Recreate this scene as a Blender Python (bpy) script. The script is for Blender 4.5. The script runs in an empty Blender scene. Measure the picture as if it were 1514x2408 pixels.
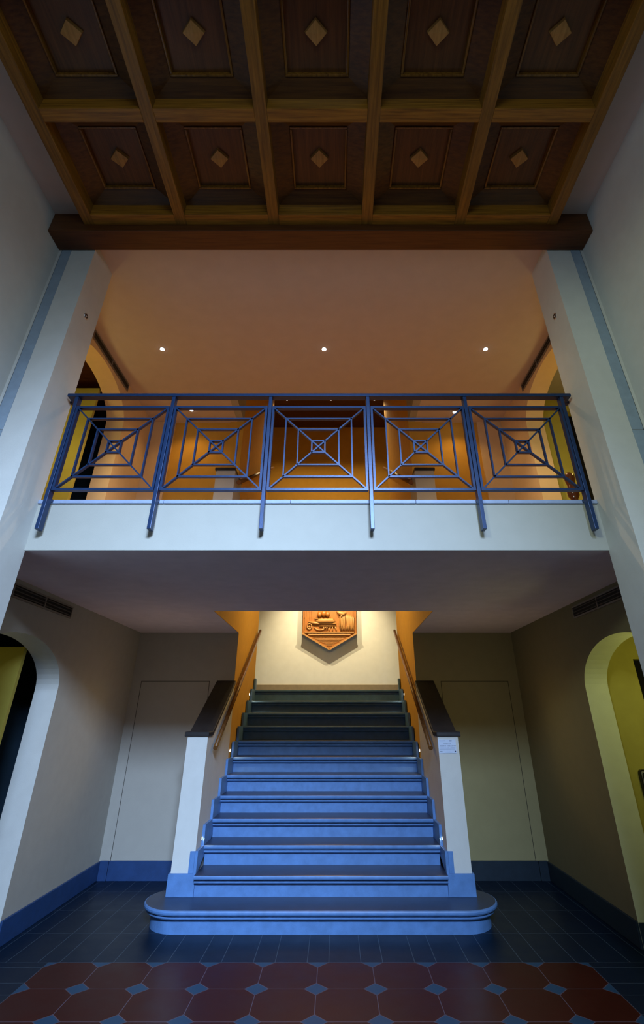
import bpy, bmesh, math, random
from mathutils import Vector, Matrix
random.seed(7)
sc = bpy.context.scene
C = sc.collection
PI = math.pi
CX, EYE = 0.125, 1.6            # camera stands a little right of the stair axis

# ------------------------------------------------------------------ helpers
def new_bm(): return bmesh.new()

def box(bm, x0, x1, y0, y1, z0, z1, bev=0.0):
    x0, x1 = min(x0, x1), max(x0, x1); y0, y1 = min(y0, y1), max(y0, y1); z0, z1 = min(z0, z1), max(z0, z1)
    v = [bm.verts.new(p) for p in ((x0,y0,z0),(x1,y0,z0),(x1,y1,z0),(x0,y1,z0),(x0,y0,z1),(x1,y0,z1),(x1,y1,z1),(x0,y1,z1))]
    fs = [bm.faces.new([v[i] for i in q]) for q in ((0,3,2,1),(4,5,6,7),(0,1,5,4),(1,2,6,5),(2,3,7,6),(3,0,4,7))]
    if bev > 0:
        es = list({e for f in fs for e in f.edges})
        bmesh.ops.bevel(bm, geom=es, offset=bev, segments=2, affect='EDGES', profile=0.5)
    return v

def prism_x(bm, pts, x0, x1, bev=0.0):
    """extrude a (y,z) polygon along x"""
    a = [bm.verts.new((x0, p[0], p[1])) for p in pts]
    b = [bm.verts.new((x1, p[0], p[1])) for p in pts]
    n = len(pts)
    fs = [bm.faces.new(a), bm.faces.new(b[::-1])]
    for i in range(n):
        fs.append(bm.faces.new((a[i], b[i], b[(i+1) % n], a[(i+1) % n])))
    bmesh.ops.recalc_face_normals(bm, faces=fs)
    if bev > 0:
        bmesh.ops.bevel(bm, geom=list({e for f in fs for e in f.edges}), offset=bev, segments=2, affect='EDGES', profile=0.5)

def prism_y(bm, pts, y0, y1, bev=0.0):
    """extrude an (x,z) polygon along y"""
    a = [bm.verts.new((p[0], y0, p[1])) for p in pts]
    b = [bm.verts.new((p[0], y1, p[1])) for p in pts]
    n = len(pts)
    fs = [bm.faces.new(a), bm.faces.new(b[::-1])]
    for i in range(n):
        fs.append(bm.faces.new((a[i], b[i], b[(i+1) % n], a[(i+1) % n])))
    bmesh.ops.recalc_face_normals(bm, faces=fs)
    if bev > 0:
        bmesh.ops.bevel(bm, geom=list({e for f in fs for e in f.edges}), offset=bev, segments=2, affect='EDGES', profile=0.5)

def prism_z(bm, pts, z0, z1):
    a = [bm.verts.new((p[0], p[1], z0)) for p in pts]
    b = [bm.verts.new((p[0], p[1], z1)) for p in pts]
    n = len(pts)
    fs = [bm.faces.new(a[::-1]), bm.faces.new(b)]
    for i in range(n):
        fs.append(bm.faces.new((a[i], a[(i+1) % n], b[(i+1) % n], b[i])))
    bmesh.ops.recalc_face_normals(bm, faces=fs)

def tube(bm, pts, r, seg=12, cap=True):
    """round tube through 3D points; r a number or a list"""
    pts = [Vector(p) for p in pts]
    rs = r if isinstance(r, (list, tuple)) else [r]*len(pts)
    rings = []
    for i, p in enumerate(pts):
        d = (pts[min(i+1, len(pts)-1)] - pts[max(i-1, 0)]).normalized()
        up = Vector((0,0,1)) if abs(d.z) < 0.9 else Vector((1,0,0))
        s = d.cross(up).normalized(); t = s.cross(d)
        rings.append([bm.verts.new(p + (s*math.cos(2*PI*k/seg) + t*math.sin(2*PI*k/seg))*rs[i]) for k in range(seg)])
    fs = []
    for a, b in zip(rings, rings[1:]):
        for k in range(seg):
            f = bm.faces.new((a[k], a[(k+1) % seg], b[(k+1) % seg], b[k])); f.smooth = True; fs.append(f)
    if cap:
        fs.append(bm.faces.new(rings[0][::-1])); fs.append(bm.faces.new(rings[-1]))
    bmesh.ops.recalc_face_normals(bm, faces=fs)

def bar(bm, p, q, w, y0, y1):
    """flat bar between two (x,z) points, w wide in the picture plane, y0..y1 deep"""
    d = Vector((q[0]-p[0], q[1]-p[1])).normalized(); n = Vector((-d.y, d.x))*w/2
    prism_y(bm, [(p[0]+n.x, p[1]+n.y), (p[0]-n.x, p[1]-n.y), (q[0]-n.x, q[1]-n.y), (q[0]+n.x, q[1]+n.y)], y0, y1)

def obj(name, bm, m, parent=None, loc=None):
    """link a bmesh (world coordinates) as one mesh object"""
    me = bpy.data.meshes.new(name)
    bm.normal_update(); bm.to_mesh(me); bm.free()
    me.materials.append(m)
    o = bpy.data.objects.new(name, me); C.objects.link(o)
    if parent:
        o.parent = parent
        off = Vector((0,0,0)); q = parent
        while q: off += q.location; q = q.parent
        me.transform(Matrix.Translation(-off))
    elif loc is not None:
        me.transform(Matrix.Translation(-Vector(loc))); o.location = loc
    return o

def thing(name, label, cat, loc, group=None):
    o = bpy.data.objects.new(name, None); C.objects.link(o)
    o.location = loc; o.empty_display_size = 0.1
    o['label'] = label; o['category'] = cat
    if group: o['group'] = group
    return o

def tag(o, label, cat, group=None):
    o['label'] = label; o['category'] = cat
    if group: o['group'] = group
    return o

def struct(name, bm, m, loc=None):
    o = obj(name, bm, m, None, loc); o['kind'] = 'structure'; return o

def copy_tree(o, parent=None):
    c = o.copy(); C.objects.link(c); c.parent = parent
    for ch in [k for k in C.objects if k.parent == o]:
        copy_tree(ch, c)
    return c

# ------------------------------------------------------------------ materials
def mat(name, col, rough=0.6, metal=0.0, emis=None, estr=0.0, noise=0.0, nscale=20.0, bump=0.0, bscale=120.0, col2=None, spec=0.5):
    m = bpy.data.materials.new(name); m.use_nodes = True
    nt = m.node_tree; N = nt.nodes; L = nt.links
    b = N['Principled BSDF']
    b.inputs['Base Color'].default_value = (*col, 1); b.inputs['Roughness'].default_value = rough
    b.inputs['Metallic'].default_value = metal; b.inputs['Specular IOR Level'].default_value = spec
    tc = N.new('ShaderNodeTexCoord')
    if noise > 0 or col2:
        n = N.new('ShaderNodeTexNoise'); n.inputs['Scale'].default_value = nscale; n.inputs['Detail'].default_value = 5
        L.new(tc.outputs['Object'], n.inputs['Vector'])
        r = N.new('ShaderNodeValToRGB'); r.color_ramp.elements[0].position = .3; r.color_ramp.elements[1].position = .7
        c2 = col2 or tuple(min(1, c*(1+noise)) for c in col); c1 = tuple(c*(1-noise) for c in col) if not col2 else col
        r.color_ramp.elements[0].color = (*c1, 1); r.color_ramp.elements[1].color = (*c2, 1)
        L.new(n.outputs['Fac'], r.inputs['Fac']); L.new(r.outputs['Color'], b.inputs['Base Color'])
    if bump > 0:
        n2 = N.new('ShaderNodeTexNoise'); n2.inputs['Scale'].default_value = bscale; n2.inputs['Detail'].default_value = 3
        L.new(tc.outputs['Object'], n2.inputs['Vector'])
        bp = N.new('ShaderNodeBump'); bp.inputs['Strength'].default_value = bump; bp.inputs['Distance'].default_value = 0.003
        L.new(n2.outputs['Fac'], bp.inputs['Height']); L.new(bp.outputs['Normal'], b.inputs['Normal'])
    if emis:
        b.inputs['Emission Color'].default_value = (*emis, 1); b.inputs['Emission Strength'].default_value = estr
    return m

def wood(name, dark, light, axis, rough=0.4):
    m = bpy.data.materials.new(name); m.use_nodes = True
    nt = m.node_tree; N = nt.nodes; L = nt.links; b = N['Principled BSDF']
    tc = N.new('ShaderNodeTexCoord'); mp = N.new('ShaderNodeMapping')
    s = [34, 34, 34]; s[axis] = 1.6; mp.inputs['Scale'].default_value = s
    L.new(tc.outputs['Object'], mp.inputs['Vector'])
    n = N.new('ShaderNodeTexNoise'); n.inputs['Scale'].default_value = 1.5; n.inputs['Detail'].default_value = 6; n.inputs['Roughness'].default_value = .65
    L.new(mp.outputs['Vector'], n.inputs['Vector'])
    r = N.new('ShaderNodeValToRGB'); r.color_ramp.elements[0].position = .32; r.color_ramp.elements[1].position = .68
    r.color_ramp.elements[0].color = (*dark, 1); r.color_ramp.elements[1].color = (*light, 1)
    L.new(n.outputs['Fac'], r.inputs['Fac']); L.new(r.outputs['Color'], b.inputs['Base Color'])
    bp = N.new('ShaderNodeBump'); bp.inputs['Strength'].default_value = .25; bp.inputs['Distance'].default_value = .002
    L.new(n.outputs['Fac'], bp.inputs['Height']); L.new(bp.outputs['Normal'], b.inputs['Normal'])
    b.inputs['Roughness'].default_value = rough; b.inputs['Specular IOR Level'].default_value = .4
    return m

M = {}
M['olivegrey'] = mat('plaster_olive', (.31,.285,.15), .85, noise=.03, nscale=9, bump=.25, bscale=260, spec=.2)  # plaster with the dim green light of the right side in its colour
M['olivedark'] = mat('plaster_olive_dark', (.19,.175,.10), .85, noise=.03, nscale=9, bump=.25, bscale=260, spec=.2)  # darker copy, shade of the right alcove put into the colour
M['reveal'] = mat('plaster_reveal', (.60,.64,.42), .85, noise=.03, nscale=9, bump=.25, bscale=260, spec=.2)  # lighter plaster, light on the right arch jamb put into its colour
M['basewarm'] = mat('landing_skirting', (.20,.16,.10), .5, noise=.1, nscale=14)
M['base_dark'] = mat('dark_stone_skirting', (.014,.028,.045), .5, noise=.12, nscale=14, bump=.2, bscale=180, spec=.3)  # same skirting stone, darkened to carry the shade on the right
M['plaster'] = mat('plaster_cream', (.38,.375,.34), .85, noise=.03, nscale=9, bump=.25, bscale=260, spec=.2)
M['hallplaster'] = mat('plaster_grey', (.56,.58,.565), .85, noise=.03, nscale=9, bump=.25, bscale=260, spec=.2)
M['fascia'] = mat('plaster_fascia', (.40,.41,.375), .85, noise=.02, nscale=9, bump=.2, bscale=260, spec=.2)
M['warmplaster'] = mat('plaster_warm', (.70,.53,.31), .85, noise=.03, nscale=9, bump=.25, bscale=260, spec=.2)  # cream plaster with the gallery's warm lamplight mixed into its colour
M['ceilplaster'] = mat('plaster_ceiling', (.56,.50,.47), .9, noise=.03, nscale=7, bump=.2, bscale=260, spec=.15)
M['soffit'] = mat('plaster_soffit', (.88,.77,.80), .9, noise=.04, nscale=7, bump=.2, bscale=260, spec=.15)
M['ochre'] = mat('plaster_ochre', (.60,.34,.055), .85, noise=.04, nscale=9, bump=.25, bscale=260, spec=.2)  # cream plaster coloured with the orange lamplight of stairwell and gallery
M['olive'] = mat('plaster_straw', (.40,.36,.075), .85, noise=.04, nscale=9, bump=.25, bscale=260, spec=.2)  # cream paint and plaster tinted with the side rooms' yellow light
M['cotto'] = mat('terracotta_floor', (.42,.20,.09), .5, noise=.15, nscale=8)
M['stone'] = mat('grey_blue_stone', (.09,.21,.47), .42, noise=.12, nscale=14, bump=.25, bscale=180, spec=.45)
M['stonetread'] = mat('worn_stone_tread', (.014,.03,.075), .36, noise=.15, nscale=10, bump=.2, bscale=150, spec=.5)  # step stone with its tops darkened to paint in the grazing light
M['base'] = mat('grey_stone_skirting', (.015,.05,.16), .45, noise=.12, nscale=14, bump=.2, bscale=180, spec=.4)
M['trim'] = mat('grey_stone_strip', (.25,.33,.42), .6, noise=.08, nscale=14, bump=.2, bscale=180, spec=.3)
M['cap'] = mat('dark_stone_coping', (.022,.021,.022), .35, noise=.15, nscale=14, bump=.2, bscale=160, spec=.15)
M['edging'] = mat('balcony_stone_edging', (.30,.38,.55), .5, noise=.08, nscale=14, bump=.2, bscale=180)
M['wood_x'] = wood('oak_grain_x', (.15,.062,.006), (.40,.18,.018), 0)
M['wood_y'] = wood('oak_grain_y', (.12,.052,.006), (.30,.14,.018), 1)
M['wood_frame'] = wood('oak_frame', (.05,.017,.003), (.115,.044,.006), 0)
M['wood_bead'] = wood('oak_bead', (.10,.042,.006), (.24,.11,.015), 1, .2)
M['wood_beam'] = wood('oak_beam', (.06,.018,.004), (.12,.042,.008), 0)
M['wood_panel'] = wood('oak_panel', (.075,.028,.007), (.15,.058,.014), 1)
M['wood_boss'] = wood('oak_boss', (.32,.17,.045), (.50,.28,.08), 1, .5)
M['wood_rail'] = wood('handrail_wood', (.08,.03,.007), (.20,.08,.016), 1, .3)
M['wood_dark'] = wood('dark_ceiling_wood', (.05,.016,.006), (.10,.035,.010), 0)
M['iron'] = mat('painted_iron', (.010,.036,.112), .36, metal=.3, noise=.1, nscale=30, bump=.1, bscale=90)
M['metal'] = mat('brushed_metal', (.55,.56,.58), .3, metal=.9, noise=.05)
M['ventframe'] = mat('grille_frame', (.20,.18,.155), .6, noise=.05)
M['ventslat'] = mat('grille_slat', (.05,.045,.04), .5, noise=.05)
M['black'] = mat('black_void', (.006,.006,.007), .8, noise=.05)
M['gap'] = mat('shadow_gap', (.02,.018,.015), .9, noise=.05)
M['lamp'] = mat('lamp_lens', (1,1,1), .3, emis=(.88,.94,1.0), estr=22, noise=.01)
M['steplamp'] = mat('step_lamp_lens', (1,1,1), .3, emis=(1,.88,.66), estr=9, noise=.01)
M['terra'] = mat('carved_terracotta', (.27,.092,.008), .5, noise=.18, nscale=12, bump=.5, bscale=60)
M['terrapale'] = mat('pale_carved_rim', (.36,.18,.055), .5, noise=.1, nscale=20, bump=.3, bscale=60)
M['paper'] = mat('sign_paper', (.52,.62,.80), .4, noise=.03)
M['ink'] = mat('sign_ink', (.03,.05,.12), .5, noise=.05)
M['door'] = mat('painted_door', (.38,.375,.34), .8, noise=.02, nscale=9, bump=.2, bscale=260, spec=.2)
M['brown'] = mat('polished_brown', (.10,.035,.015), .12, noise=.1)
M['blackgloss'] = mat('black_gloss', (.012,.012,.012), .15, noise=.05)

# floor: red octagons with blue-grey diamond insets, slate border -- all in object coordinates
def floor_mat():
    m = bpy.data.materials.new('octagon_tiles'); m.use_nodes = True
    nt = m.node_tree; N = nt.nodes; L = nt.links; b = N['Principled BSDF']
    tc = N.new('ShaderNodeTexCoord'); sp = N.new('ShaderNodeSeparateXYZ'); L.new(tc.outputs['Object'], sp.inputs[0])
    def mm(op, a, c=None, d=None):
        n = N.new('ShaderNodeMath'); n.operation = op
        for i, v in enumerate((a, c, d)):
            if v is None: continue
            if isinstance(v, (int, float)): n.inputs[i].default_value = v
            else: L.new(v, n.inputs[i])
        return n.outputs[0]
    X, Y = sp.outputs['X'], sp.outputs['Y']
    P = 0.4016
    fold = lambda v: mm('MULTIPLY', mm('ABSOLUTE', mm('SUBTRACT', mm('DIVIDE', v, P), mm('ROUND', mm('DIVIDE', v, P)))), P)
    du = fold(X); dv = fold(mm('SUBTRACT', Y, 4.99))
    s = mm('ADD', du, dv)
    diamond = mm('LESS_THAN', s, .081)
    g_d = mm('LESS_THAN', mm('ABSOLUTE', mm('SUBTRACT', s, .081)), .0042)
    notd = mm('SUBTRACT', 1, diamond)
    g_e = mm('MULTIPLY', notd, mm('LESS_THAN', mm('MINIMUM', du, dv), .0026))
    g_oct = mm('MAXIMUM', g_d, g_e)
    inx = mm('LESS_THAN', mm('ABSOLUTE', X), 2.008); iny = mm('LESS_THAN', Y, 4.99)
    # in the outermost half-diamonds the slate border shows
    field = mm('MULTIPLY', inx, iny)
    # slate: joints run along y behind the field, along x beside it
    jx = mm('LESS_THAN', mm('ABSOLUTE', mm('SUBTRACT', du, .081)), .0026)
    r = mm('DIVIDE', mm('SUBTRACT', Y, 4.99), .555)
    jr = mm('LESS_THAN', mm('ABSOLUTE', mm('SUBTRACT', r, mm('ROUND', r))), .005)
    back = mm('MAXIMUM', jx, jr)
    jy = mm('LESS_THAN', mm('ABSOLUTE', mm('SUBTRACT', dv, .081)), .0026)
    rx = mm('DIVIDE', mm('SUBTRACT', mm('ABSOLUTE', X), 2.008), .555)
    jrx = mm('LESS_THAN', mm('ABSOLUTE', mm('SUBTRACT', rx, mm('ROUND', rx))), .005)
    side = mm('MAXIMUM', jy, jrx)
    g_sl = mm('ADD', mm('MULTIPLY', back, mm('SUBTRACT', 1, iny)), mm('MULTIPLY', side, iny))
    def mix(f, a, c):
        n = N.new('ShaderNodeMix'); n.data_type = 'RGBA'; L.new(f, n.inputs[0])
        for i, v in ((6, a), (7, c)):
            if isinstance(v, tuple): n.inputs[i].default_value = (*v, 1)
            else: L.new(v, n.inputs[i])
        return n.outputs[2]
    nz = N.new('ShaderNodeTexNoise'); nz.inputs['Scale'].default_value = 5; nz.inputs['Detail'].default_value = 6; L.new(tc.outputs['Object'], nz.inputs['Vector'])
    red = mix(nz.outputs['Fac'], (.024,.002,.0015), (.046,.006,.004))
    slate = mix(nz.outputs['Fac'], (.0015,.007,.020), (.003,.012,.030))
    inset = mix(nz.outputs['Fac'], (.012,.045,.10), (.02,.065,.13))
    fcol = mix(diamond, red, inset); fcol = mix(g_oct, fcol, (.09,.07,.10))
    scol = mix(g_sl, slate, (.045,.07,.10))
    col = mix(field, scol, fcol)
    L.new(col, b.inputs['Base Color'])
    ro = mm('MULTIPLY_ADD', nz.outputs['Fac'], .18, .28); L.new(ro, b.inputs['Roughness'])
    bp = N.new('ShaderNodeBump'); bp.inputs['Strength'].default_value = .4; bp.inputs['Distance'].default_value = .002; bp.invert = True
    ga = mm('ADD', mm('MULTIPLY', g_oct, field), mm('MULTIPLY', g_sl, mm('SUBTRACT', 1, field)))
    hh = mm('MULTIPLY_ADD', nz.outputs['Fac'], .5, ga)
    L.new(hh, bp.inputs['Height']); L.new(bp.outputs['Normal'], b.inputs['Normal'])
    b.inputs['Specular IOR Level'].default_value = .14
    return m
M['floor'] = floor_mat()
M['darkroom'] = mat('dark_room_wall', (.008,.030,.055), .8, noise=.1, nscale=8)  # darkness of the unlit left rooms put into the wall colour

# ------------------------------------------------------------------ main dimensions
HW = 2.375                     # hall half width
AW = 2.55                      # alcove / gallery half width
PX, PY0, PY1 = 2.05, 2.975, 3.314   # piers
ZS, ZG, ZC = 2.63, 3.0, 5.40   # balcony soffit, gallery floor, gallery ceiling
YB, YU, YL = 7.05, 6.0, 10.3   # alcove back wall, gallery back wall, landing back wall
HOLE = 5.508                   # stair opening starts here
YF = -2.5                      # front wall behind the camera
SW = 1.2                       # stair shaft half width
R, T, N0 = .1667, .298, 5.445  # riser, going, first nosing
RZ = 5.397                     # underside of the oak ribs
SH = 7.96                      # shaft ceiling

# ------------------------------------------------------------------ setting
bm = new_bm(); box(bm, -4.6, 4.6, YF-.2, YB+.2, -.12, 0); struct('floor', bm, M['floor'])

def arch_wall(name, xa, xb, y0, y1, z0, z1, ya, yb, spring, rise, m, m2, seg=28):
    bm = new_bm()
    prof = []
    yc, hw = (ya+yb)/2, (yb-ya)/2
    ys = [yc - hw*math.cos(PI*k/seg) for k in range(seg+1)]
    zs = [spring + rise*math.sin(PI*k/seg) for k in range(seg+1)]
    pts = [(y0,z0),(ya,z0)] + list(zip(ys, zs)) + [(yb,z0),(y1,z0),(y1,z1)] + [(y, z1) for y in ys[::-1]] + [(y0,z1)]
    # faces as strips on both sides
    for x in (xa, xb):
        for q in ([(y0,z0),(ya,z0),(ya,z1),(y0,z1)], [(yb,z0),(y1,z0),(y1,z1),(yb,z1)]):
            bm.faces.new([bm.verts.new((x,)+p) for p in q])
        for k in range(seg):
            bm.faces.new([bm.verts.new((x,)+p) for p in ((ys[k],zs[k]),(ys[k+1],zs[k+1]),(ys[k+1],z1),(ys[k],z1))])
    rim = [(ya,z0)] + list(zip(ys, zs)) + [(yb,z0)]
    for a, c in zip(rim, rim[1:]):
        f = bm.faces.new([bm.verts.new(p) for p in ((xa,)+a, (xb,)+a, (xb,)+c, (xa,)+c)]); f.material_index = 1
    for a, c in (((y0,z0),(y0,z1)), ((y0,z1),(y1,z1)), ((y1,z1),(y1,z0))):
        bm.faces.new([bm.verts.new(p) for p in ((xa,)+a, (xb,)+a, (xb,)+c, (xa,)+c)])
    bmesh.ops.remove_doubles(bm, verts=bm.verts, dist=1e-5)
    bmesh.ops.recalc_face_normals(bm, faces=bm.faces)
    o = struct(name, bm, m); o.data.materials.append(m2); return o

for s, side in ((-1, 'left'), (1, 'right')):
    bm = new_bm(); box(bm, s*HW, s*(HW+.4), YF, PY0, 0, 5.9); struct('wall_'+side, bm, M['hallplaster'])
    bm = new_bm(); box(bm, s*PX, s*(AW+.3), PY0, PY1, 0, 5.9); struct('wall_pier_'+side, bm, M['hallplaster'])
    arch_wall('wall_alcove_'+side, s*AW, s*(AW+.22), PY1, YB+.05, 0, ZS, 3.70, 5.20, 1.84, .40, M['plaster'] if s < 0 else M['olivedark'], M['hallplaster'] if s < 0 else M['reveal'])  # lighter rim material paints in the light on the arch jambs
    arch_wall('wall_gallery_'+side, s*AW, s*(AW+.22), PY1, YU+.25, ZG, ZC+.02, 3.70, 5.20, ZG+1.84, .40, M['warmplaster'], M['warmplaster'])
    # recess behind each arch: side room shells (outer wall, end walls, ceiling) on both storeys
    for nm, z0, z1 in (('lower', 0, ZS), ('upper', ZG, ZC)):
        bm = new_bm(); box(bm, s*4.3, s*4.4, PY1, 7.2, z0, z1); struct('wall_side_room_%s_%s' % (nm, side), bm, M['olive'])
        bm = new_bm(); box(bm, s*(AW+.22), s*4.3, 3.1, 3.30, z0, z1); struct('wall_side_room_near_%s_%s' % (nm, side), bm, M['plaster'])
        yq = 5.30 if s > 0 else 6.2
        bm = new_bm()
        if s > 0:   # far wall of the right rooms, with a dark doorway in it
            box(bm, AW+.22, 3.14, yq, yq+.12, z0, z1); box(bm, 3.14, 4.3, yq, yq+.12, z0+2.121, z1); box(bm, 3.95, 4.3, yq, yq+.12, z0, z0+2.121)
        else:
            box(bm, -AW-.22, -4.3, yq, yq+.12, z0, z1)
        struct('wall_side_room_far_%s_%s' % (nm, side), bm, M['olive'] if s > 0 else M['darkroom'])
        if s > 0:
            bm = new_bm(); box(bm, 3.0, 4.3, yq+.5, yq+.55, z0, z1); struct('wall_dark_room_%s' % nm, bm, M['black'])  # black sheet stands in for the darkness beyond the doorway
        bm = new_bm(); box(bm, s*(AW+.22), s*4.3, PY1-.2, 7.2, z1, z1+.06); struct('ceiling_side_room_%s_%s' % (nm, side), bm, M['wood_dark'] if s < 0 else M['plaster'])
    # stone strip let into each pier
    bm = new_bm()
    for a, b_ in ((0, 3.415), (3.420, 5.32)): box(bm, s*2.262, s*2.345, PY0-.004, PY0+.01, a, b_)
    struct('trim_%d' % (1 if s < 0 else 2), bm, M['trim'])
    bm = new_bm(); box(bm, s*2.345, s*2.3475, PY0-.0045, PY0+.005, 0, 5.32); struct('trim_%d' % (3 if s < 0 else 4), bm, M['black'])
    # stair shaft side walls
    bm = new_bm(); box(bm, s*SW, s*(SW+.2), YB+.15, 8.82, 0, SH); box(bm, s*SW, s*(SW+.2), YB, YB+.15, ZS, SH); box(bm, s*(SW-.0015), s*SW, YB+.0015, YB+.15, 0, ZS); box(bm, s*SW, s*(SW+.2), YU, YB, ZG, SH); struct('wall_stair_'+side, bm, M['ochre'])
    # alcove back wall either side of the flight, gallery back wall above it
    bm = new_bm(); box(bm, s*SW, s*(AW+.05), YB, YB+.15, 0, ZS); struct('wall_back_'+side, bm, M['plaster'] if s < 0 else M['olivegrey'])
    bm = new_bm(); box(bm, s*(SW+.01), s*2.20, YU+.03, YU+.2, ZG, ZC); struct('wall_gallery_back_'+side, bm, M['ochre'])
    bm = new_bm(); box(bm, s*2.20, s*(AW+.05), YU, YU+.2, ZG, ZC); struct('wall_gallery_end_'+side, bm, M['warmplaster'])
    # cheeks of the opening in the balcony and in the gallery ceiling
    bm = new_bm(); box(bm, s*SW, s*(SW+.006), HOLE, YB, ZS+.001, ZG); struct('trim_opening_'+side, bm, M['ochre'])
    bm = new_bm(); box(bm, s*SW, s*(SW+.1), 5.43, YU, ZC+.002, SH); struct('wall_upper_shaft_'+side, bm, M['plaster'])
    # landing side ends
    bm = new_bm(); box(bm, s*2.6, s*2.7, 8.6, YL, 1.8, SH); struct('wall_landing_'+side, bm, M['plaster'])
    bm = new_bm(); box(bm, s*(SW+.2), s*2.6, 8.6, 8.72, 1.8, SH); struct('wall_landing_near_'+side, bm, M['plaster'])
    # skirting boards
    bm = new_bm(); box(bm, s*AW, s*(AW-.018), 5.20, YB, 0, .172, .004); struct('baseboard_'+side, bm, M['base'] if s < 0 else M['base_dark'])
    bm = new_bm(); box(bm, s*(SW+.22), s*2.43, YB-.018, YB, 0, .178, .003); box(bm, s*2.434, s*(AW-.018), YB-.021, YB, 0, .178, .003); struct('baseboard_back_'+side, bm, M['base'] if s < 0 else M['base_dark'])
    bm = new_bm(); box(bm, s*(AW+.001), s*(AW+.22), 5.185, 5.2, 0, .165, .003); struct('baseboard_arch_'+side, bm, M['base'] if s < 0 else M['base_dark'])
    bm = new_bm(); box(bm, s*HW, s*(HW-.018), YF, PY0, 0, .17, .003); struct('baseboard_hall_'+side, bm, M['base'])

bm = new_bm(); box(bm, -2.6, 2.6, YL, YL+.15, 1.7, 4.8); struct('wall_landing', bm, M['hallplaster'])
bm = new_bm(); box(bm, -2.6, 2.6, YL, YL+.15, 4.8, SH); struct('wall_landing_upper', bm, M['ochre'])
bm = new_bm(); box(bm, -2.6, 2.6, YL-.02, YL, 2.0, 2.158, .003); struct('baseboard_landing', bm, M['basewarm'])
bm = new_bm(); box(bm, -2.6, 2.6, 8.76, YL, 1.80, 2.0); struct('floor_landing', bm, M['stone'])
# slab over the lower landing and the raking underside of the upper flight
bm = new_bm(); box(bm, -2.6, 2.6, 8.76, YL, 4.62, 5.0); struct('ceiling_landing', bm, M['plaster'])
bm = new_bm()
prism_x(bm, [(HOLE, ZS), (8.76, 4.62), (8.76, 5.0), (HOLE+.05, ZG)], -1.06, 1.06)
struct('ceiling_stair', bm, M['ochre'])
bm = new_bm(); box(bm, -2.7, 2.7, 8.5, YL+.1, SH, SH+.1); box(bm, -SW-.1, SW+.1, 5.3, 8.5, SH, SH+.1)
struct('ceiling_shaft', bm, M['wood_dark'])
bm = new_bm(); box(bm, -SW, SW, 5.33, 5.43, ZC+.002, SH); struct('wall_shaft_front', bm, M['plaster'])
# balcony slab with its opening
bm = new_bm()
box(bm, -AW, AW, PY1, HOLE, ZS, ZG-.024)
for s in (-1, 1): box(bm, s*(SW+.006), s*AW, HOLE, YB, ZS, ZG-.024)
fo = struct('floor_balcony', bm, M['soffit'])
bm = new_bm(); box(bm, -PX, PX, PY1-.012, PY1, ZS, 2.978); struct('wall_fascia', bm, M['fascia'])
# stone edging in lengths
bm = new_bm()
xs = [-PX, -1.13, -.2, .72, 1.40, PX]
for a, c in zip(xs, xs[1:]): box(bm, a+.001, c-.001, PY1-.03, PY1+.25, 2.978, 3.006, .003)
struct('trim_5', bm, M['edging'])
bm = new_bm(); box(bm, -AW, AW, PY1+.25, HOLE, ZG-.024, ZG)
for s in (-1, 1): box(bm, s*(SW+.006), s*AW, HOLE, YU, ZG-.024, ZG); box(bm, s*AW, s*4.3, PY1, 7.0, ZG-.024, ZG)
struct('floor_gallery', bm, M['cotto'])
# ceilings
bm = new_bm(); box(bm, -AW-.05, AW+.05, PY0+.002, 5.43, ZC, ZC+.1)
for s in (-1, 1): box(bm, s*(SW+.1), s*(AW+.05), 5.43, YU+.2, ZC, ZC+.1)
struct('ceiling_gallery', bm, M['ceilplaster'])
bm = new_bm(); box(bm, -HW, HW, YF, PY0, 5.66, 5.8)
for s in (-1, 1): box(bm, s*2.03, s*HW, YF, PY0, 5.55, 5.66)
struct('ceiling', bm, M['ceilplaster'])
# front wall behind the camera, with the high window that lights the hall
bm = new_bm(); WX0, WX1, WZ0, WZ1 = -.8, 1.8, 4.2, 5.25
box(bm, -HW-.4, HW+.4, YF-.2, YF, 0, WZ0); box(bm, -HW-.4, HW+.4, YF-.2, YF, WZ1, 5.9)
box(bm, -HW-.4, WX0, YF-.2, YF, WZ0, WZ1); box(bm, WX1, HW+.4, YF-.2, YF, WZ0, WZ1); struct('wall_front', bm, M['hallplaster'])
bm = new_bm()
for z in (WZ0, WZ1-.05): box(bm, WX0, WX1, YF-.12, YF-.06, z, z+.05)
for x in (WX0, -.33, WX1-.05): box(bm, x, x+.05, YF-.12, YF-.06, WZ0, WZ1)
struct('window_1', bm, M['wood_y'])

# flush doors in the alcove back wall: a leaf with a fine shadow gap around it
for n, (xa, xb) in ((1, (-2.42, -1.53)), (2, (2.405, 1.528))):
    bm = new_bm(); g = .006
    lo, hi = min(xa, xb), max(xa, xb)
    for q in ((lo-g, lo, .178, 2.02), (hi, hi+g, .178, 2.02), (lo-g, hi+g, 2.02, 2.02+g)): box(bm, q[0], q[1], YB-.0012, YB+.01, q[2], q[3])
    d = struct('door_%d' % n, bm, M['gap'])
    bm = new_bm(); box(bm, lo, hi, YB-.001, YB+.008, .178, 2.02); obj('door_leaf', bm, M['door'] if n == 1 else M['olivegrey'], d)
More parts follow.
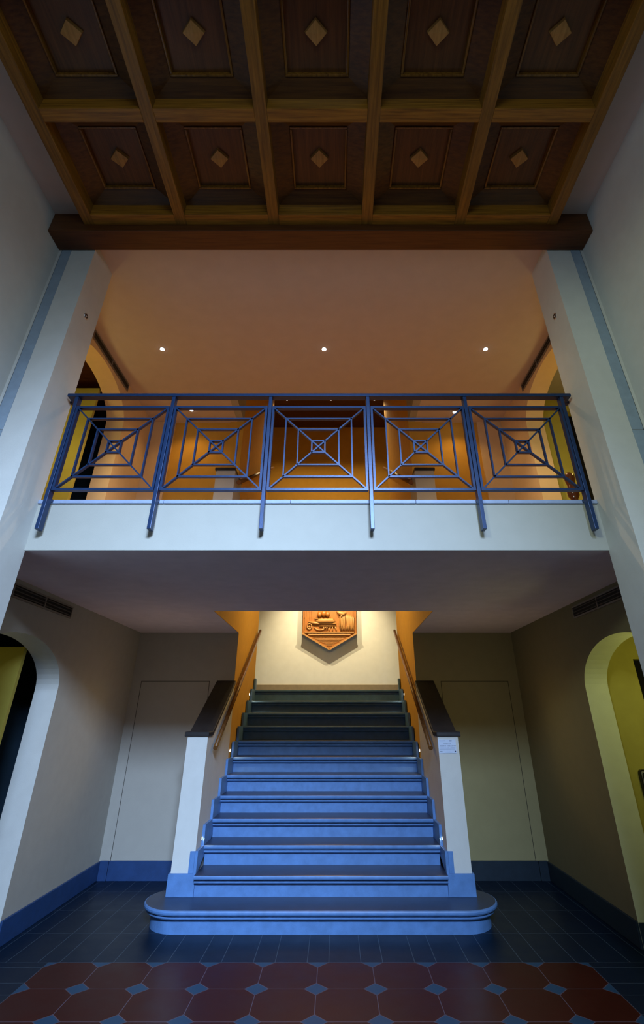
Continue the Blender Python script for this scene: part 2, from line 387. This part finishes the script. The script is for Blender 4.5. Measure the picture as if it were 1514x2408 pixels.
# joints in the stone skirting below the doors
# ------------------------------------------------------------------ oak coffered ceiling
PIT, RW = .811, .092
RX = [-2.0275 + PIT*k for k in range(6)]
CYS = [2.71, 1.889, 1.069, .249, -.571]           # cross ribs (the first is cut by the beam)
cc = thing('coffered_ceiling', 'dark oak coffered ceiling with square panels and pale diamond bosses', 'ceiling', (0, 1.0, RZ))
for x in RX:
    bm = new_bm(); box(bm, x-RW/2, x+RW/2, CYS[-1], 2.767, RZ, 5.66, .004); obj('long_rib', bm, M['wood_y'], cc)
for j, y in enumerate(CYS):
    for k in range(5):
        bm = new_bm(); y1 = 2.767 if j == 0 else y+RW/2; y0 = 2.671 if j == 0 else y-RW/2
        box(bm, RX[k]+RW/2, RX[k+1]-RW/2, y0, y1, RZ, 5.66, .003); obj('cross_rib', bm, M['wood_x'], cc)
def coffer(cx, ya, yb):
    hx = (PIT-RW)/2; cy = (ya+yb)/2; hy = (yb-ya)/2; zi, zo = 5.575, 5.527
    px, py = .222, hy-.118
    bm = new_bm(); box(bm, cx-hx, cx+hx, ya, yb, 5.605, 5.655); p = obj('coffer_panel', bm, M['wood_panel'], cc)
    # sloping boards: one mitred frame
    bm = new_bm()
    o = [(cx-hx,cy-hy),(cx+hx,cy-hy),(cx+hx,cy+hy),(cx-hx,cy+hy)]; i_ = [(cx-px,cy-py),(cx+px,cy-py),(cx+px,cy+py),(cx-px,cy+py)]
    for k in range(4):
        a, b_, c_, d_ = o[k], o[(k+1)%4], i_[(k+1)%4], i_[k]
        bm.faces.new([bm.verts.new((*a, zo)), bm.verts.new((*b_, zo)), bm.verts.new((*c_, zi)), bm.verts.new((*d_, zi))])
        bm.faces.new([bm.verts.new((*d_, zi)), bm.verts.new((*c_, zi)), bm.verts.new((*c_, 5.61)), bm.verts.new((*d_, 5.61))])
    bmesh.ops.remove_doubles(bm, verts=bm.verts, dist=1e-5)
    bmesh.ops.recalc_face_normals(bm, faces=bm.faces)
    obj('sloping_frame', bm, M['wood_frame'], p)
    bm = new_bm(); w = .017
    x0, x1, y0, y1 = cx-px, cx+px, cy-py, cy+py
    for q in ((x0, x1, y0, y0+w), (x0, x1, y1-w, y1), (x0, x0+w, y0+w, y1-w), (x1-w, x1, y0+w, y1-w)): box(bm, q[0], q[1], q[2], q[3], zi-.010, zi+.031, .005)
    obj('bead_moulding', bm, M['wood_bead'], p)
    bm = new_bm(); d = .077
    top = [bm.verts.new((cx+dx*d, cy+dy*d, 5.606)) for dx, dy in ((1,0),(0,1),(-1,0),(0,-1))]
    bot = [bm.verts.new((cx+dx*(d-.006), cy+dy*(d-.006), 5.578)) for dx, dy in ((1,0),(0,1),(-1,0),(0,-1))]
    tip = bm.verts.new((cx, cy, 5.570))
    for k in range(4):
        bm.faces.new((top[k], top[(k+1)%4], bot[(k+1)%4], bot[k])); bm.faces.new((bot[k], bot[(k+1)%4], tip))
    bmesh.ops.recalc_face_normals(bm, faces=bm.faces)
    obj('diamond_boss', bm, M['wood_boss'], p)
for j in range(4):
    ya = CYS[j+1]+RW/2; yb = 2.671 if j == 0 else CYS[j]-RW/2
    for k in range(5): coffer((RX[k]+RX[k+1])/2, ya, yb)
bm = new_bm(); box(bm, -HW, HW, 2.768, 2.972, 5.32, 5.55, .006)
tag(obj('oak_beam', bm, M['wood_beam'], None, (0, 2.87, 5.32)), 'long dark oak beam across the hall between coffered ceiling and gallery', 'beam')

# ------------------------------------------------------------------ staircase
st = thing('staircase', 'straight blue-grey stone staircase with rounded bottom step', 'staircase', (0, 5.5, 0))
RIS = .070                                        # riser face behind the nosing
def prof(z0):
    """(offset towards the viewer, z) of one step front, from the foot up"""
    t = z0+R
    return [(0, z0), (0, t-.072), (.022, t-.070), (.040, t-.063), (.046, t-.056), (.046, t-.046), (.034, t-.043), (.034, t-.039), (.055, t-.038), (.064, t-.033), (.070, t-.024), (.071, t-.012), (.066, t-.003), (.056, t)]
# first step: stadium plan swept with the profile
bm = new_bm(); rings = []
cyc = 5.79; rr = cyc-(N0+RIS); hl = 1.583-.071-rr
for off, z in prof(0):
    ring = []
    for k in range(29): a = -PI/2+PI*k/28; ring.append((hl+math.cos(a)*(rr+off), cyc+math.sin(a)*(rr+off), z))
    for k in range(29): a = PI/2+PI*k/28; ring.append((-hl+math.cos(a)*(rr+off), cyc+math.sin(a)*(rr+off), z))
    rings.append([bm.verts.new(p) for p in ring])
for a, b_ in zip(rings, rings[1:]):
    n = len(a)
    for k in range(n):
        f = bm.faces.new((a[k], a[(k+1)%n], b_[(k+1)%n], b_[k]))
bm.faces.new(rings[-1]); bm.faces.new(rings[0][::-1])
bmesh.ops.recalc_face_normals(bm, faces=bm.faces)
s1 = obj('step', bm, M['stone'], st); s1['label'] = 'wide bottom step with rounded bullnose ends'
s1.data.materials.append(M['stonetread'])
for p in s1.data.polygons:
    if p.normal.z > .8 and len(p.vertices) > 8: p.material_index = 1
for i in range(1, 12):
    bm = new_bm(); yr = N0+RIS+T*i
    pts = [(yr-o_, z) for o_, z in prof(R*i)] + [(yr+.36, R*(i+1)), (yr+.36, R*i)]
    if i == 11: pts = pts[:-2] + [(8.90, R*12), (8.90, R*11)]
    prism_x(bm, pts, -1.163, 1.163)
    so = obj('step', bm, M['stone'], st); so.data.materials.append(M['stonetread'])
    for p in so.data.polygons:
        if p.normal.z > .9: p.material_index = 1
# solid mass under the flight
bm = new_bm(); prism_x(bm, [(5.9, 0), (8.9, 0), (8.9, 1.83), (5.9, .165)], -1.16, 1.16); obj('flight_core', bm, M['stone'], st)
NF = 5.82                                          # face of the newel walls
for s in (-1, 1):
    side = 'left' if s < 0 else 'right'
    bm = new_bm()
    prism_x(bm, [(NF,R),(6.09,R),(6.12,.001),(YB-.002,.001),(YB-.002,1.985),(6.01,1.43),(NF,1.43)], s*1.19, s*1.40, .0)
    w = thing('newel_wall', 'cream newel wall with dark sloping coping on the %s of the stairs' % side, 'parapet', (s*1.3, NF, R), 'newel walls flanking the stairs')
    obj('wall_body', bm, M['hallplaster'], w)
    # coping: level over the newel, raking behind it
    bm = new_bm()
    prism_x(bm, [(NF-.025,1.43),(6.01,1.43),(YB-.002,1.985),(YB-.002,2.033),(6.00,1.474),(NF-.02,1.474)], s*1.178, s*1.43, .008)
    obj('coping', bm, M['cap'], w)
    # plinth and narrow riser stone
    bm = new_bm(); box(bm, s*1.164, s*1.418, NF-.018, NF+.1, R, R*2, .003); obj('plinth', bm, M['stone'], w)
    # stepped skirting up the flight
    bm = new_bm(); box(bm, s*1.19, s*1.237, NF-.012, NF+.03, R*2, R*3-.004, .002); obj('skirting_end', bm, M['stone'], w)
    pts = [(NF-.012, R*2)]
    pts.append((NF-.012, R*3-.003))
    for i in range(2, 12):
        yj = N0+T*i-.012
        pts += [(yj, R*(i+1)-.003), (yj, R*(i+2)-.003)]
    pts += [(8.83, R*13-.003), (8.83, R*11.5)]
    pts += [(YB, R*4.5), (NF+.05, R*2)]
    bm = new_bm(); prism_x(bm, pts, s*1.163, s*1.189); obj('stepped_skirting', bm, M['stone'], st)
# handrails
for s in (-1, 1):
    side = 'left' if s < 0 else 'right'
    o = thing('handrail', 'varnished wooden handrail on the %s wall of the stone stairs' % side, 'handrail', (s*1.147, 6.0, 1.3), 'handrails beside the stone stairs')
    bm = new_bm(); tube(bm, [(s*1.147, 6.03, 1.318), (s*1.147, 8.75, 1.318+2.72*.585)], .024); obj('rail', bm, M['wood_rail'], o)
    for y in (6.35, 7.4, 8.4):
        z = 1.318+(y-6.03)*.585
        bm = new_bm(); tube(bm, [(s*1.147, y, z-.01), (s*1.15, y, z-.05), (s*1.188, y, z-.07)], .006, 8); obj('bracket', bm, M['metal'], o)
    for (y, z, where) in ((8.36, 1.92, 'upper'), (7.155, 1.238, 'middle'), (6.03, .555, 'lowest')):
        l = thing('step_light', '%s small round step light low on the %s stair wall' % (where, side), 'light', (s*1.19 if y < 7.05 else s*1.2, y, z), 'step lights')
        xw = s*1.19 if y < 7.05 else s*1.2
        bm = new_bm(); tube(bm, [(xw+s*.01, y, z), (xw-s*.004, y, z)], .019, 20); obj('bezel', bm, M['metal'], l)
        bm = new_bm(); tube(bm, [(xw, y, z), (xw-s*.006, y, z)], .014, 16); obj('lens', bm, M['steplamp'], l)

# ------------------------------------------------------------------ plaque on the landing wall
pl = thing('wall_plaque', 'carved terracotta-coloured relief plaque with pointed foot on landing wall', 'plaque', (.02, 10.25, 2.77))
pc, pw, zt, zk, zu, zv = .02, .537, 2.770, 3.068, 4.05, 4.35
hexo = [(pc, zt), (pc+pw, zk), (pc+pw, zu), (pc, zv), (pc-pw, zu), (pc-pw, zk)]
bm = new_bm(); prism_y(bm, hexo, 10.155, 10.24); obj('slab', bm, M['terra'], pl)
for x, z in ((pc-.4, 3.3), (pc+.4, 3.3), (pc-.4, 3.9), (pc+.4, 3.9), (pc-.27, 2.98), (pc+.27, 2.98)):
    bm = new_bm(); tube(bm, [(x, 10.24, z), (x, YL, z)], .018, 10); obj('mounting_stud', bm, M['brown'], pl)
bm = new_bm()
for a, b_ in ((hexo[5], hexo[0]), (hexo[0], hexo[1])): bar(bm, a, b_, .028, 10.125, 10.16)
obj('rim', bm, M['terrapale'], pl)
bm = new_bm()
box(bm, pc-.49, pc+.49, 10.115, 10.155, 3.075, 3.098, .006); obj('ledge', bm, M['terrapale'], pl)
bm = new_bm(); box(bm, pc-.42, pc+.42, 10.13, 10.155, 3.030, 3.056, .005); obj('ledge', bm, M['terrapale'], pl)
bm = new_bm()
for k, z in enumerate((3.0, 2.975, 2.95, 2.925, 2.90, 2.875, 2.85)):
    h = (z-zt)/(zk-zt)*pw-.09
    if h > .03: box(bm, pc-h, pc+h, 10.147, 10.156, z-.007, z+.004)
obj('carved_lines', bm, M['terrapale'], pl)
# relief figures: a long couch on a frame, wheel at its end, draped folds at the right
bm = new_bm()
tube(bm, [(pc-.27,10.14,3.29),(pc-.2,10.12,3.30),(pc+.06,10.12,3.30),(pc+.11,10.14,3.29)], [.02,.042,.042,.02], 14)
tube(bm, [(pc-.30,10.14,3.345),(pc+.09,10.14,3.345)], .016, 10)
tube(bm, [(pc-.42,10.14,3.285),(pc-.3,10.13,3.262),(pc-.18,10.13,3.25),(pc+.13,10.13,3.25)], [.016,.026,.018,.022], 12)
tube(bm, [(pc-.2,10.135,3.205),(pc+.12,10.135,3.205)], .012, 10)
ring = [(pc-.40+.045*math.cos(2*PI*k/18), 10.14, 3.20+.052*math.sin(2*PI*k/18)) for k in range(19)]; tube(bm, ring, .013, 8)
tube(bm, [(pc-.40,10.15,3.20),(pc-.40,10.125,3.20)], .018, 12)
obj('relief_couch', bm, M['terrapale'], pl)
bm = new_bm()
arc = [(pc-.19+.1*math.cos(PI+PI*k/10), 10.14, 3.185+.055*math.sin(PI+PI*k/10)) for k in range(11)]; tube(bm, arc, .013, 8)
for k in range(3): tube(bm, [(pc-.12+.03*k,10.14,3.19),(pc-.10+.035*k,10.13,3.16),(pc-.13+.035*k,10.14,3.13)], .009, 8)
for k, x in enumerate((.02,.06,.11)): tube(bm, [(pc+x,10.14,3.20),(pc+x-.02+.02*k,10.135,3.15),(pc+x-.03+.03*k,10.14,3.10)], .010, 8)
obj('relief_legs', bm, M['terrapale'], pl)
bm = new_bm()
for dx, r_, z in ((-.20,.045,3.405),(-.115,.055,3.42),(-.04,.045,3.41)):
    tube(bm, [(pc+dx, 10.15, z+.09),(pc+dx,10.12,z+.02),(pc+dx,10.12,z-.01),(pc+dx,10.145,z-.04)], [r_*.6,r_,r_*.9,r_*.4], 14)
tube(bm, [(pc-.23,10.14,3.365),(pc+.03,10.14,3.365)], .014, 8)
obj('relief_seated_figures', bm, M['terra'], pl)
bm = new_bm()
random.seed(3)
for k in range(13):
    x = pc+.22+.022*k; w_ = random.uniform(-.03,.03)
    tube(bm, [(x*1.0,10.145,3.50-.01*k),(x+w_*.4,10.125,3.36),(x+w_,10.13,3.22+random.uniform(-.04,.03)),(x-w_*.5,10.145,3.10)], [.010,.015,.013,.008], 8)
obj('relief_drapery', bm, M['terrapale'], pl)
bm = new_bm()
tube(bm, [(pc+.15,10.14,3.50),(pc+.20,10.115,3.45),(pc+.27,10.115,3.43),(pc+.33,10.13,3.47)], [.02,.034,.04,.02], 12)
tube(bm, [(pc+.24,10.13,3.40),(pc+.26,10.11,3.385)], [.03,.034], 14)
obj('relief_arm', bm, M['terrapale'], pl)
for k in range(5):
    bm = new_bm(); box(bm, pc-.50+.032*k, pc-.486+.032*k, 10.146, 10.156, 3.14+.02*k, 3.9, .002); obj('relief_flute', bm, M['terra'], pl)
for k in range(3):
    bm = new_bm(); box(bm, pc+.46+.02*k, pc+.470+.02*k, 10.146, 10.156, 3.12, 3.9, .002); obj('relief_flute', bm, M['terra'], pl)
for x in (pc-.50, pc+.50):
    bm = new_bm(); tube(bm, [(x, 10.156, 3.36), (x, 10.148, 3.36)], .014, 12); obj('fixing_hole', bm, M['brown'], pl)

# ------------------------------------------------------------------ balcony railing
rl = thing('balcony_railing', 'blue-black iron balcony railing with five nested-square panels', 'railing', (0, 3.23, 2.74))
Y0 = 3.20
PXS = [-1.9475+.779*k for k in range(6)]
for x in PXS:
    bm = new_bm(); box(bm, x-.0135, x+.0135, Y0, Y0+.058, 2.752, 3.868, .002); p = obj('post', bm, M['iron'], rl)
    bm = new_bm(); box(bm, x-.010, x+.010, Y0+.058, PY1-.03, 2.982, 3.002); obj('fixing_bracket', bm, M['iron'], p)
bm = new_bm(); box(bm, -2.025, 2.025, Y0-.006, Y0+.054, 3.868, 3.896, .003)
for s in (-1, 1): box(bm, s*2.025, s*2.003, Y0+.054, PY1+.02, 3.868, 3.896, .002); box(bm, s*2.003, s*PX, PY1-.02, PY1+.02, 3.868, 3.896)
obj('top_rail', bm, M['iron'], rl)
FT, FB = 3.777, 3.046                             # panel frame, outer top and bottom
def ring_bars(bm, x0, x1, z0, z1, w, ya, yb):
    box(bm, x0, x1, ya, yb, z1-w, z1); box(bm, x0, x1, ya, yb, z0, z0+w)
    box(bm, x0, x0+w, ya, yb, z0+w, z1-w); box(bm, x1-w, x1, ya, yb, z0+w, z1-w)
for a, c in zip(PXS, PXS[1:]):
    x0, x1 = a+.0195, c-.0195; cx, cz = (x0+x1)/2, (FT+FB)/2
    W, H = x1-x0, FT-FB
    bm = new_bm(); ring_bars(bm, x0, x1, FB, FT, .017, Y0+.002, Y0+.040); fr = obj('panel_frame', bm, M['iron'], rl)
    hx, hz = W/2-.015, H/2-.015
    for f in (.735, .455, .155):
        bm = new_bm(); ring_bars(bm, cx-hx*f, cx+hx*f, cz-hz*f, cz+hz*f, .0105, Y0+.006, Y0+.032); obj('nested_square', bm, M['iron'], fr)
    for sg in (-1, 1):
        bm = new_bm(); bar(bm, (cx-hx, cz-sg*hz), (cx+hx, cz+sg*hz), .0105, Y0+(.006 if sg > 0 else .0065), Y0+.032); obj('diagonal_bar', bm, M['iron'], fr)

# ------------------------------------------------------------------ gallery: parapets, handrails, lights
for s in (-1, 1):
    side = 'left' if s < 0 else 'right'
    o = thing('stair_parapet', 'cream parapet beside the upper stair opening, seen through the %s half of railing' % side, 'parapet', (s*1.27, 5.6, ZG), 'parapets of the upper stair')
    bm = new_bm(); box(bm, s*1.15, s*1.395, 5.56, YU, ZG, 4.385, .004); obj('wall_block', bm, M['plaster'], o)
    bm = new_bm(); box(bm, s*1.148, s*1.41, 5.545, YU, 4.385, 4.425, .006); obj('coping', bm, M['cap'], o)
    h = thing('upper_handrail', 'short sloping wooden handrail inside the %s gallery parapet' % side, 'handrail', (s*1.10, 5.6, 3.9), 'handrails of the upper stair')
    bm = new_bm(); tube(bm, [(s*1.10, 5.60, 4.235), (s*1.10, 8.6, 4.235+3.0*.575)], .030); obj('rail', bm, M['wood_rail'], h)
    bm = new_bm()
    y = 5.8; z = 4.235+(y-5.6)*.575; tube(bm, [(s*1.10, y, z-.01), (s*1.10, y, z-.05), (s*1.1495, y, z-.06)], .006, 8)
    obj('bracket', bm, M['metal'], h)

def downlight(x, y, z, label, group):
    o = thing('ceiling_light', label, 'light', (x, y, z), group)
    bm = new_bm(); tube(bm, [(x, y, z+.01), (x, y, z-.004)], .032, 24); obj('bezel', bm, M['metal'], o)
    bm = new_bm(); tube(bm, [(x, y, z), (x, y, z-.007)], .024, 24); obj('lens', bm, M['lamp'], o)
G = 'gallery ceiling downlights'
downlight(-1.90, 4.405, ZC, 'leftmost bright downlight of the front row in the gallery ceiling', G)
downlight(0, 4.405, ZC, 'middle bright downlight of the front row in the gallery ceiling', G)
downlight(1.895, 4.405, ZC, 'rightmost bright downlight of the front row in the gallery ceiling', G)
downlight(-1.89, 5.686, ZC, 'downlight seen behind the second railing panel from the left', G)
downlight(1.82, 5.74, ZC, 'downlight almost hidden by the second railing post from the right', G)
G2 = 'downlights in the dark wooden ceiling'
for dx, w in ((-.965, 'left'), (.035, 'middle'), (1.025, 'right')):
    downlight(dx, 9.09, SH, '%s of three small downlights in the dark wooden ceiling above railing' % w, G2)
# small recessed spots in the pier sides
for s in (-1, 1):
    side = 'left' if s < 0 else 'right'
    o = thing('pier_spot', 'small round chrome recessed spot in the side of the %s pier' % side, 'light', (s*PX, 3.14, 4.68), 'pier spots')
    bm = new_bm(); tube(bm, [(s*(PX+.01), 3.14, 4.68), (s*(PX-.005), 3.14, 4.68)], .028, 24); obj('bezel', bm, M['metal'], o)
    bm = new_bm(); tube(bm, [(s*PX, 3.14, 4.68), (s*(PX-.008), 3.14, 4.68)], .019, 20); obj('recess', bm, M['black'], o)
    bm = new_bm(); tube(bm, [(s*PX, 3.138, 4.674), (s*(PX-.011), 3.138, 4.674)], .008, 16); obj('lens', bm, M['metal'], o)
# linear air grilles
def grille(s, ya, yb, z0, z1, label, group):
    x = s*AW; xi = s*(AW-.012)
    o = thing('air_grille', label, 'air vent', (x, (ya+yb)/2, z0), group)
    bm = new_bm(); w = .014; ym = (ya+yb)/2
    box(bm, x, xi, ya, yb, z0, z0+w); box(bm, x, xi, ya, yb, z1-w, z1)
    for a in (ya, ym-w/2, yb-w): box(bm, x, xi, a, a+w, z0+w, z1-w)
    obj('frame', bm, M['ventframe'], o)
    bm = new_bm(); box(bm, x, s*(AW-.002), ya+w, yb-w, z0+w, z1-w); obj('dark_backing', bm, M['black'], o)
    n = 3
    for k in range(n):
        z = z0+w+(z1-z0-2*w)*(k+.5)/n
        bm = new_bm(); box(bm, s*(AW-.002), s*(AW-.010), ya+w, yb-w, z-.004, z+.004); obj('slat', bm, M['ventslat'], o)
for s in (-1, 1):
    side = 'left' if s < 0 else 'right'
    grille(s, 4.07, 5.09, 2.478, 2.592, 'long dark air grille under the balcony, above the %s arch' % side, 'air grilles under the balcony')
    grille(s, 4.07, 5.09, 5.285, 5.392, 'long dark air grille beside the gallery ceiling, upper %s' % side, 'air grilles of the gallery')

# ------------------------------------------------------------------ small things
sg = thing('notice_sign', 'small white printed notice on the front of the right stair newel', 'sign', (1.28, NF, 1.34))
xa, xb, za, zb = 1.192, 1.372, 1.282, 1.402
YS = NF-.004
bm = new_bm(); box(bm, xa, xb, YS, NF, za, zb); obj('sheet', bm, M['paper'], sg)
bm = new_bm()
def ln(u0, u1, v, h): box(bm, xa+(xb-xa)*u0, xa+(xb-xa)*u1, YS-.001, YS, za+(zb-za)*v-h/2, za+(zb-za)*v+h/2)
ln(.04,.40,.91,.004); ln(.62,.78,.91,.008)
for a in (.27,.33,.41,.46,.53,.60,.66): ln(a, a+.045, .69, .004)
for a in (.10,.18,.27,.36,.52,.60,.68,.76,.85,.92): ln(a, a+.065, .53, .0065)
ln(.08,.45,.39,.002); ln(.5,.6,.39,.003); ln(.68,.95,.39,.003); ln(.08,.92,.30,.0015); ln(.08,.92,.24,.0015); ln(.06,.20,.13,.003); ln(.34,.80,.09,.003)
obj('printed_lines', bm, M['ink'], sg)
bm = new_bm(); tube(bm, [(xa+(xb-xa)*.93, YS, za+.016), (xa+(xb-xa)*.93, YS-.0012, za+.016)], .007, 16); obj('round_mark', bm, M['ink'], sg)

# open door leaf beyond each left arch
for z, w in ((0, 'lower left arch'), (ZG, 'upper left arch')):
    bm = new_bm(); box(bm, -2.672-.0, -3.60, 4.88, 4.93, z+.004, z+2.187)
    o = thing('open_door', 'straw-coloured door leaf standing open beyond the %s' % w, 'door', (-3.1, 4.9, z), 'open doors beyond the left arches')
    bm.free(); bm = new_bm(); box(bm, -2.79, -4.25, 4.88, 4.925, z+.004, z+2.187, .003); obj('leaf', bm, M['olive'], o)
    bm = new_bm(); tube(bm, [(-3.5, 4.88, z+1.05), (-3.5, 4.84, z+1.05), (-3.40, 4.84, z+1.05)], .010, 10); obj('handle', bm, M['metal'], o)
# black framed panel in the lower right side room
o = thing('framed_panel', 'black glossy rounded panel on the wall beyond the right arch', 'panel', (2.98, 5.28, 1.0))
pts = []
def rrect(x0, x1, z0, z1, r):
    out = []
    for cx, cz, a0 in ((x1-r, z1-r, 0), (x0+r, z1-r, PI/2), (x0+r, z0+r, PI), (x1-r, z0+r, 1.5*PI)):
        for k in range(6): a = a0+PI/2*k/5; out.append((cx+r*math.cos(a), cz+r*math.sin(a)))
    return out
bm = new_bm(); prism_y(bm, rrect(2.902, 3.10, .90, 1.185, .03), 5.27, 5.30); obj('casing', bm, M['blackgloss'], o)
bm = new_bm(); prism_y(bm, rrect(2.914, 3.088, .912, 1.173, .022), 5.264, 5.272); obj('bright_edge', bm, M['metal'], o)
bm = new_bm(); prism_y(bm, rrect(2.922, 3.080, .920, 1.165, .018), 5.260, 5.266); obj('screen', bm, M['blackgloss'], o)
# polished brown post on the right of the gallery
o = thing('turned_post', 'polished dark brown turned post behind the last railing panel on right', 'post', (2.46, 4.35, ZG))
bm = new_bm(); zz = [ZG, ZG+.05, ZG+.07, ZG+.38, ZG+.42, ZG+.46, ZG+.50, ZG+.56, ZG+.60, ZG+.68, ZG+.72, ZG+.75]
rrs = [.06,.06,.045,.045,.055,.03,.052,.055,.035,.05,.05,.02]
tube(bm, [(2.46, 4.35, z) for z in zz], rrs, 18); obj('shaft', bm, M['brown'], o)

# ------------------------------------------------------------------ lights
def area(name, loc, target, sx, sy, col, power, spread=180):
    l = bpy.data.lights.new(name, 'AREA'); l.shape = 'RECTANGLE'; l.size = sx; l.size_y = sy; l.color = col; l.energy = power; l.spread = math.radians(spread)
    o = bpy.data.objects.new(name, l); C.objects.link(o); o.location = loc
    o.rotation_euler = (Vector(target)-Vector(loc)).to_track_quat('-Z', 'Y').to_euler(); return o
def point(name, loc, col, power, r=.1):
    l = bpy.data.lights.new(name, 'POINT'); l.color = col; l.energy = power; l.shadow_soft_size = r
    o = bpy.data.objects.new(name, l); C.objects.link(o); o.location = loc; return o
def spot(name, loc, target, col, power, ang, blend=.6, r=.03):
    l = bpy.data.lights.new(name, 'SPOT'); l.color = col; l.energy = power; l.spot_size = math.radians(ang); l.spot_blend = blend; l.shadow_soft_size = r
    o = bpy.data.objects.new(name, l); C.objects.link(o); o.location = loc
    o.rotation_euler = (Vector(target)-Vector(loc)).to_track_quat('-Z', 'Y').to_euler(); return o
area('window_light', (.6, YF+.05, 4.7), (-.95, 5.0, .6), 1.3, .8, (.52,.70,1.0), 110, 54)
spot('side_fill', (-1.6, YF+.5, 4.4), (2.3, 3.0, 3.3), (.88,1.0,.76), 400, 36, 1, .3)
# warm glow of the landing, on to the plaque wall
spot('plaque_spot_left', (-.36, 9.0, 4.5), (-.1, YL, 2.72), (1, .79, .45), 225, 88, .8, .02)
spot('plaque_spot_right', (.42, 9.0, 4.5), (.14, YL, 2.72), (1, .79, .45), 225, 88, .8, .02)
point('landing_glow', (0, 7.7, 3.3), (1, .74, .24), 30, .2)
point('landing_glow', (0, 9.3, 4.3), (1, .74, .40), 26, .1)
spot('side_fill', (1.6, YF+.5, 4.4), (-2.3, 3.0, 3.3), (.82,.92,1.0), 260, 34, 1, .3)
point('hall_fill', (0, -1.2, 4.3), (.66, .84, 1.0), 60, .5)
point('alcove_fill_left', (-1.65, 5.9, 1.5), (1, .68, .42), 3.6, .3)
point('alcove_fill_right', (1.65, 5.9, 1.5), (1, .74, .42), 3.4, .3)
# gallery
for x in (-1.9, 0, 1.9):
    spot('gallery_downlight', (x, 4.405, ZC-.03), (x, 4.405, 0), (1, .68, .36), 115, 112, .8, .03)
for x in (-1.89, 1.82):
    spot('gallery_downlight', (x, 5.686, ZC-.03), (x, 5.4, 0), (1, .60, .22), 14, 130, .8, .03)
for x in (-.965, .035, 1.025):
    spot('shaft_downlight', (x, 9.09, SH-.03), (x, 9.09, 0), (1, .70, .34), 110, 110, .8, .03)
for s in (-1, 1):
    point('side_room_upper', (s*3.1, 4.2 if s < 0 else 4.3, 4.3), (1, .78, .24), 9, .15)
    point('side_room_lower', (s*3.2, 4.0 if s < 0 else 4.2, 1.9), (1, .88, .24) if s < 0 else (.95, .90, .30), 2.0 if s < 0 else 11, .15)
    for (y, z) in ((8.36, 1.92), (7.155, 1.238), (6.03, .555)):
        spot('step_light_beam', (s*1.17, y, z), (0, y, z-.9), (1, .72, .38), 2.2, 130, 1, .01)

w = bpy.data.worlds.new('dim_ambient'); sc.world = w; w.use_nodes = True
w.node_tree.nodes['Background'].inputs['Color'].default_value = (.35, .5, .75, 1); w.node_tree.nodes['Background'].inputs['Strength'].default_value = .02

# ------------------------------------------------------------------ camera
a_, b_ = 1688-1065, 1065+1016
f_ = math.sqrt(a_*b_); th = math.atan2(a_, f_)
cam = bpy.data.cameras.new('camera'); co = bpy.data.objects.new('camera', cam); C.objects.link(co)
cam.sensor_fit = 'HORIZONTAL'; cam.sensor_width = 36; cam.lens = f_/1514*36
cam.shift_x = (757-787)/1514; cam.shift_y = (1065-1204)/1514
cam.clip_start = .05
co.location = (CX, 0, EYE); co.rotation_euler = (PI/2+th, 0, 0)
sc.camera = co
sc.view_settings.view_transform = 'Standard'; sc.view_settings.look = 'None'; sc.view_settings.exposure = 0; sc.view_settings.gamma = 1
sc.cycles.use_denoising = True
sc.cycles.max_bounces = 8; sc.cycles.diffuse_bounces = 5
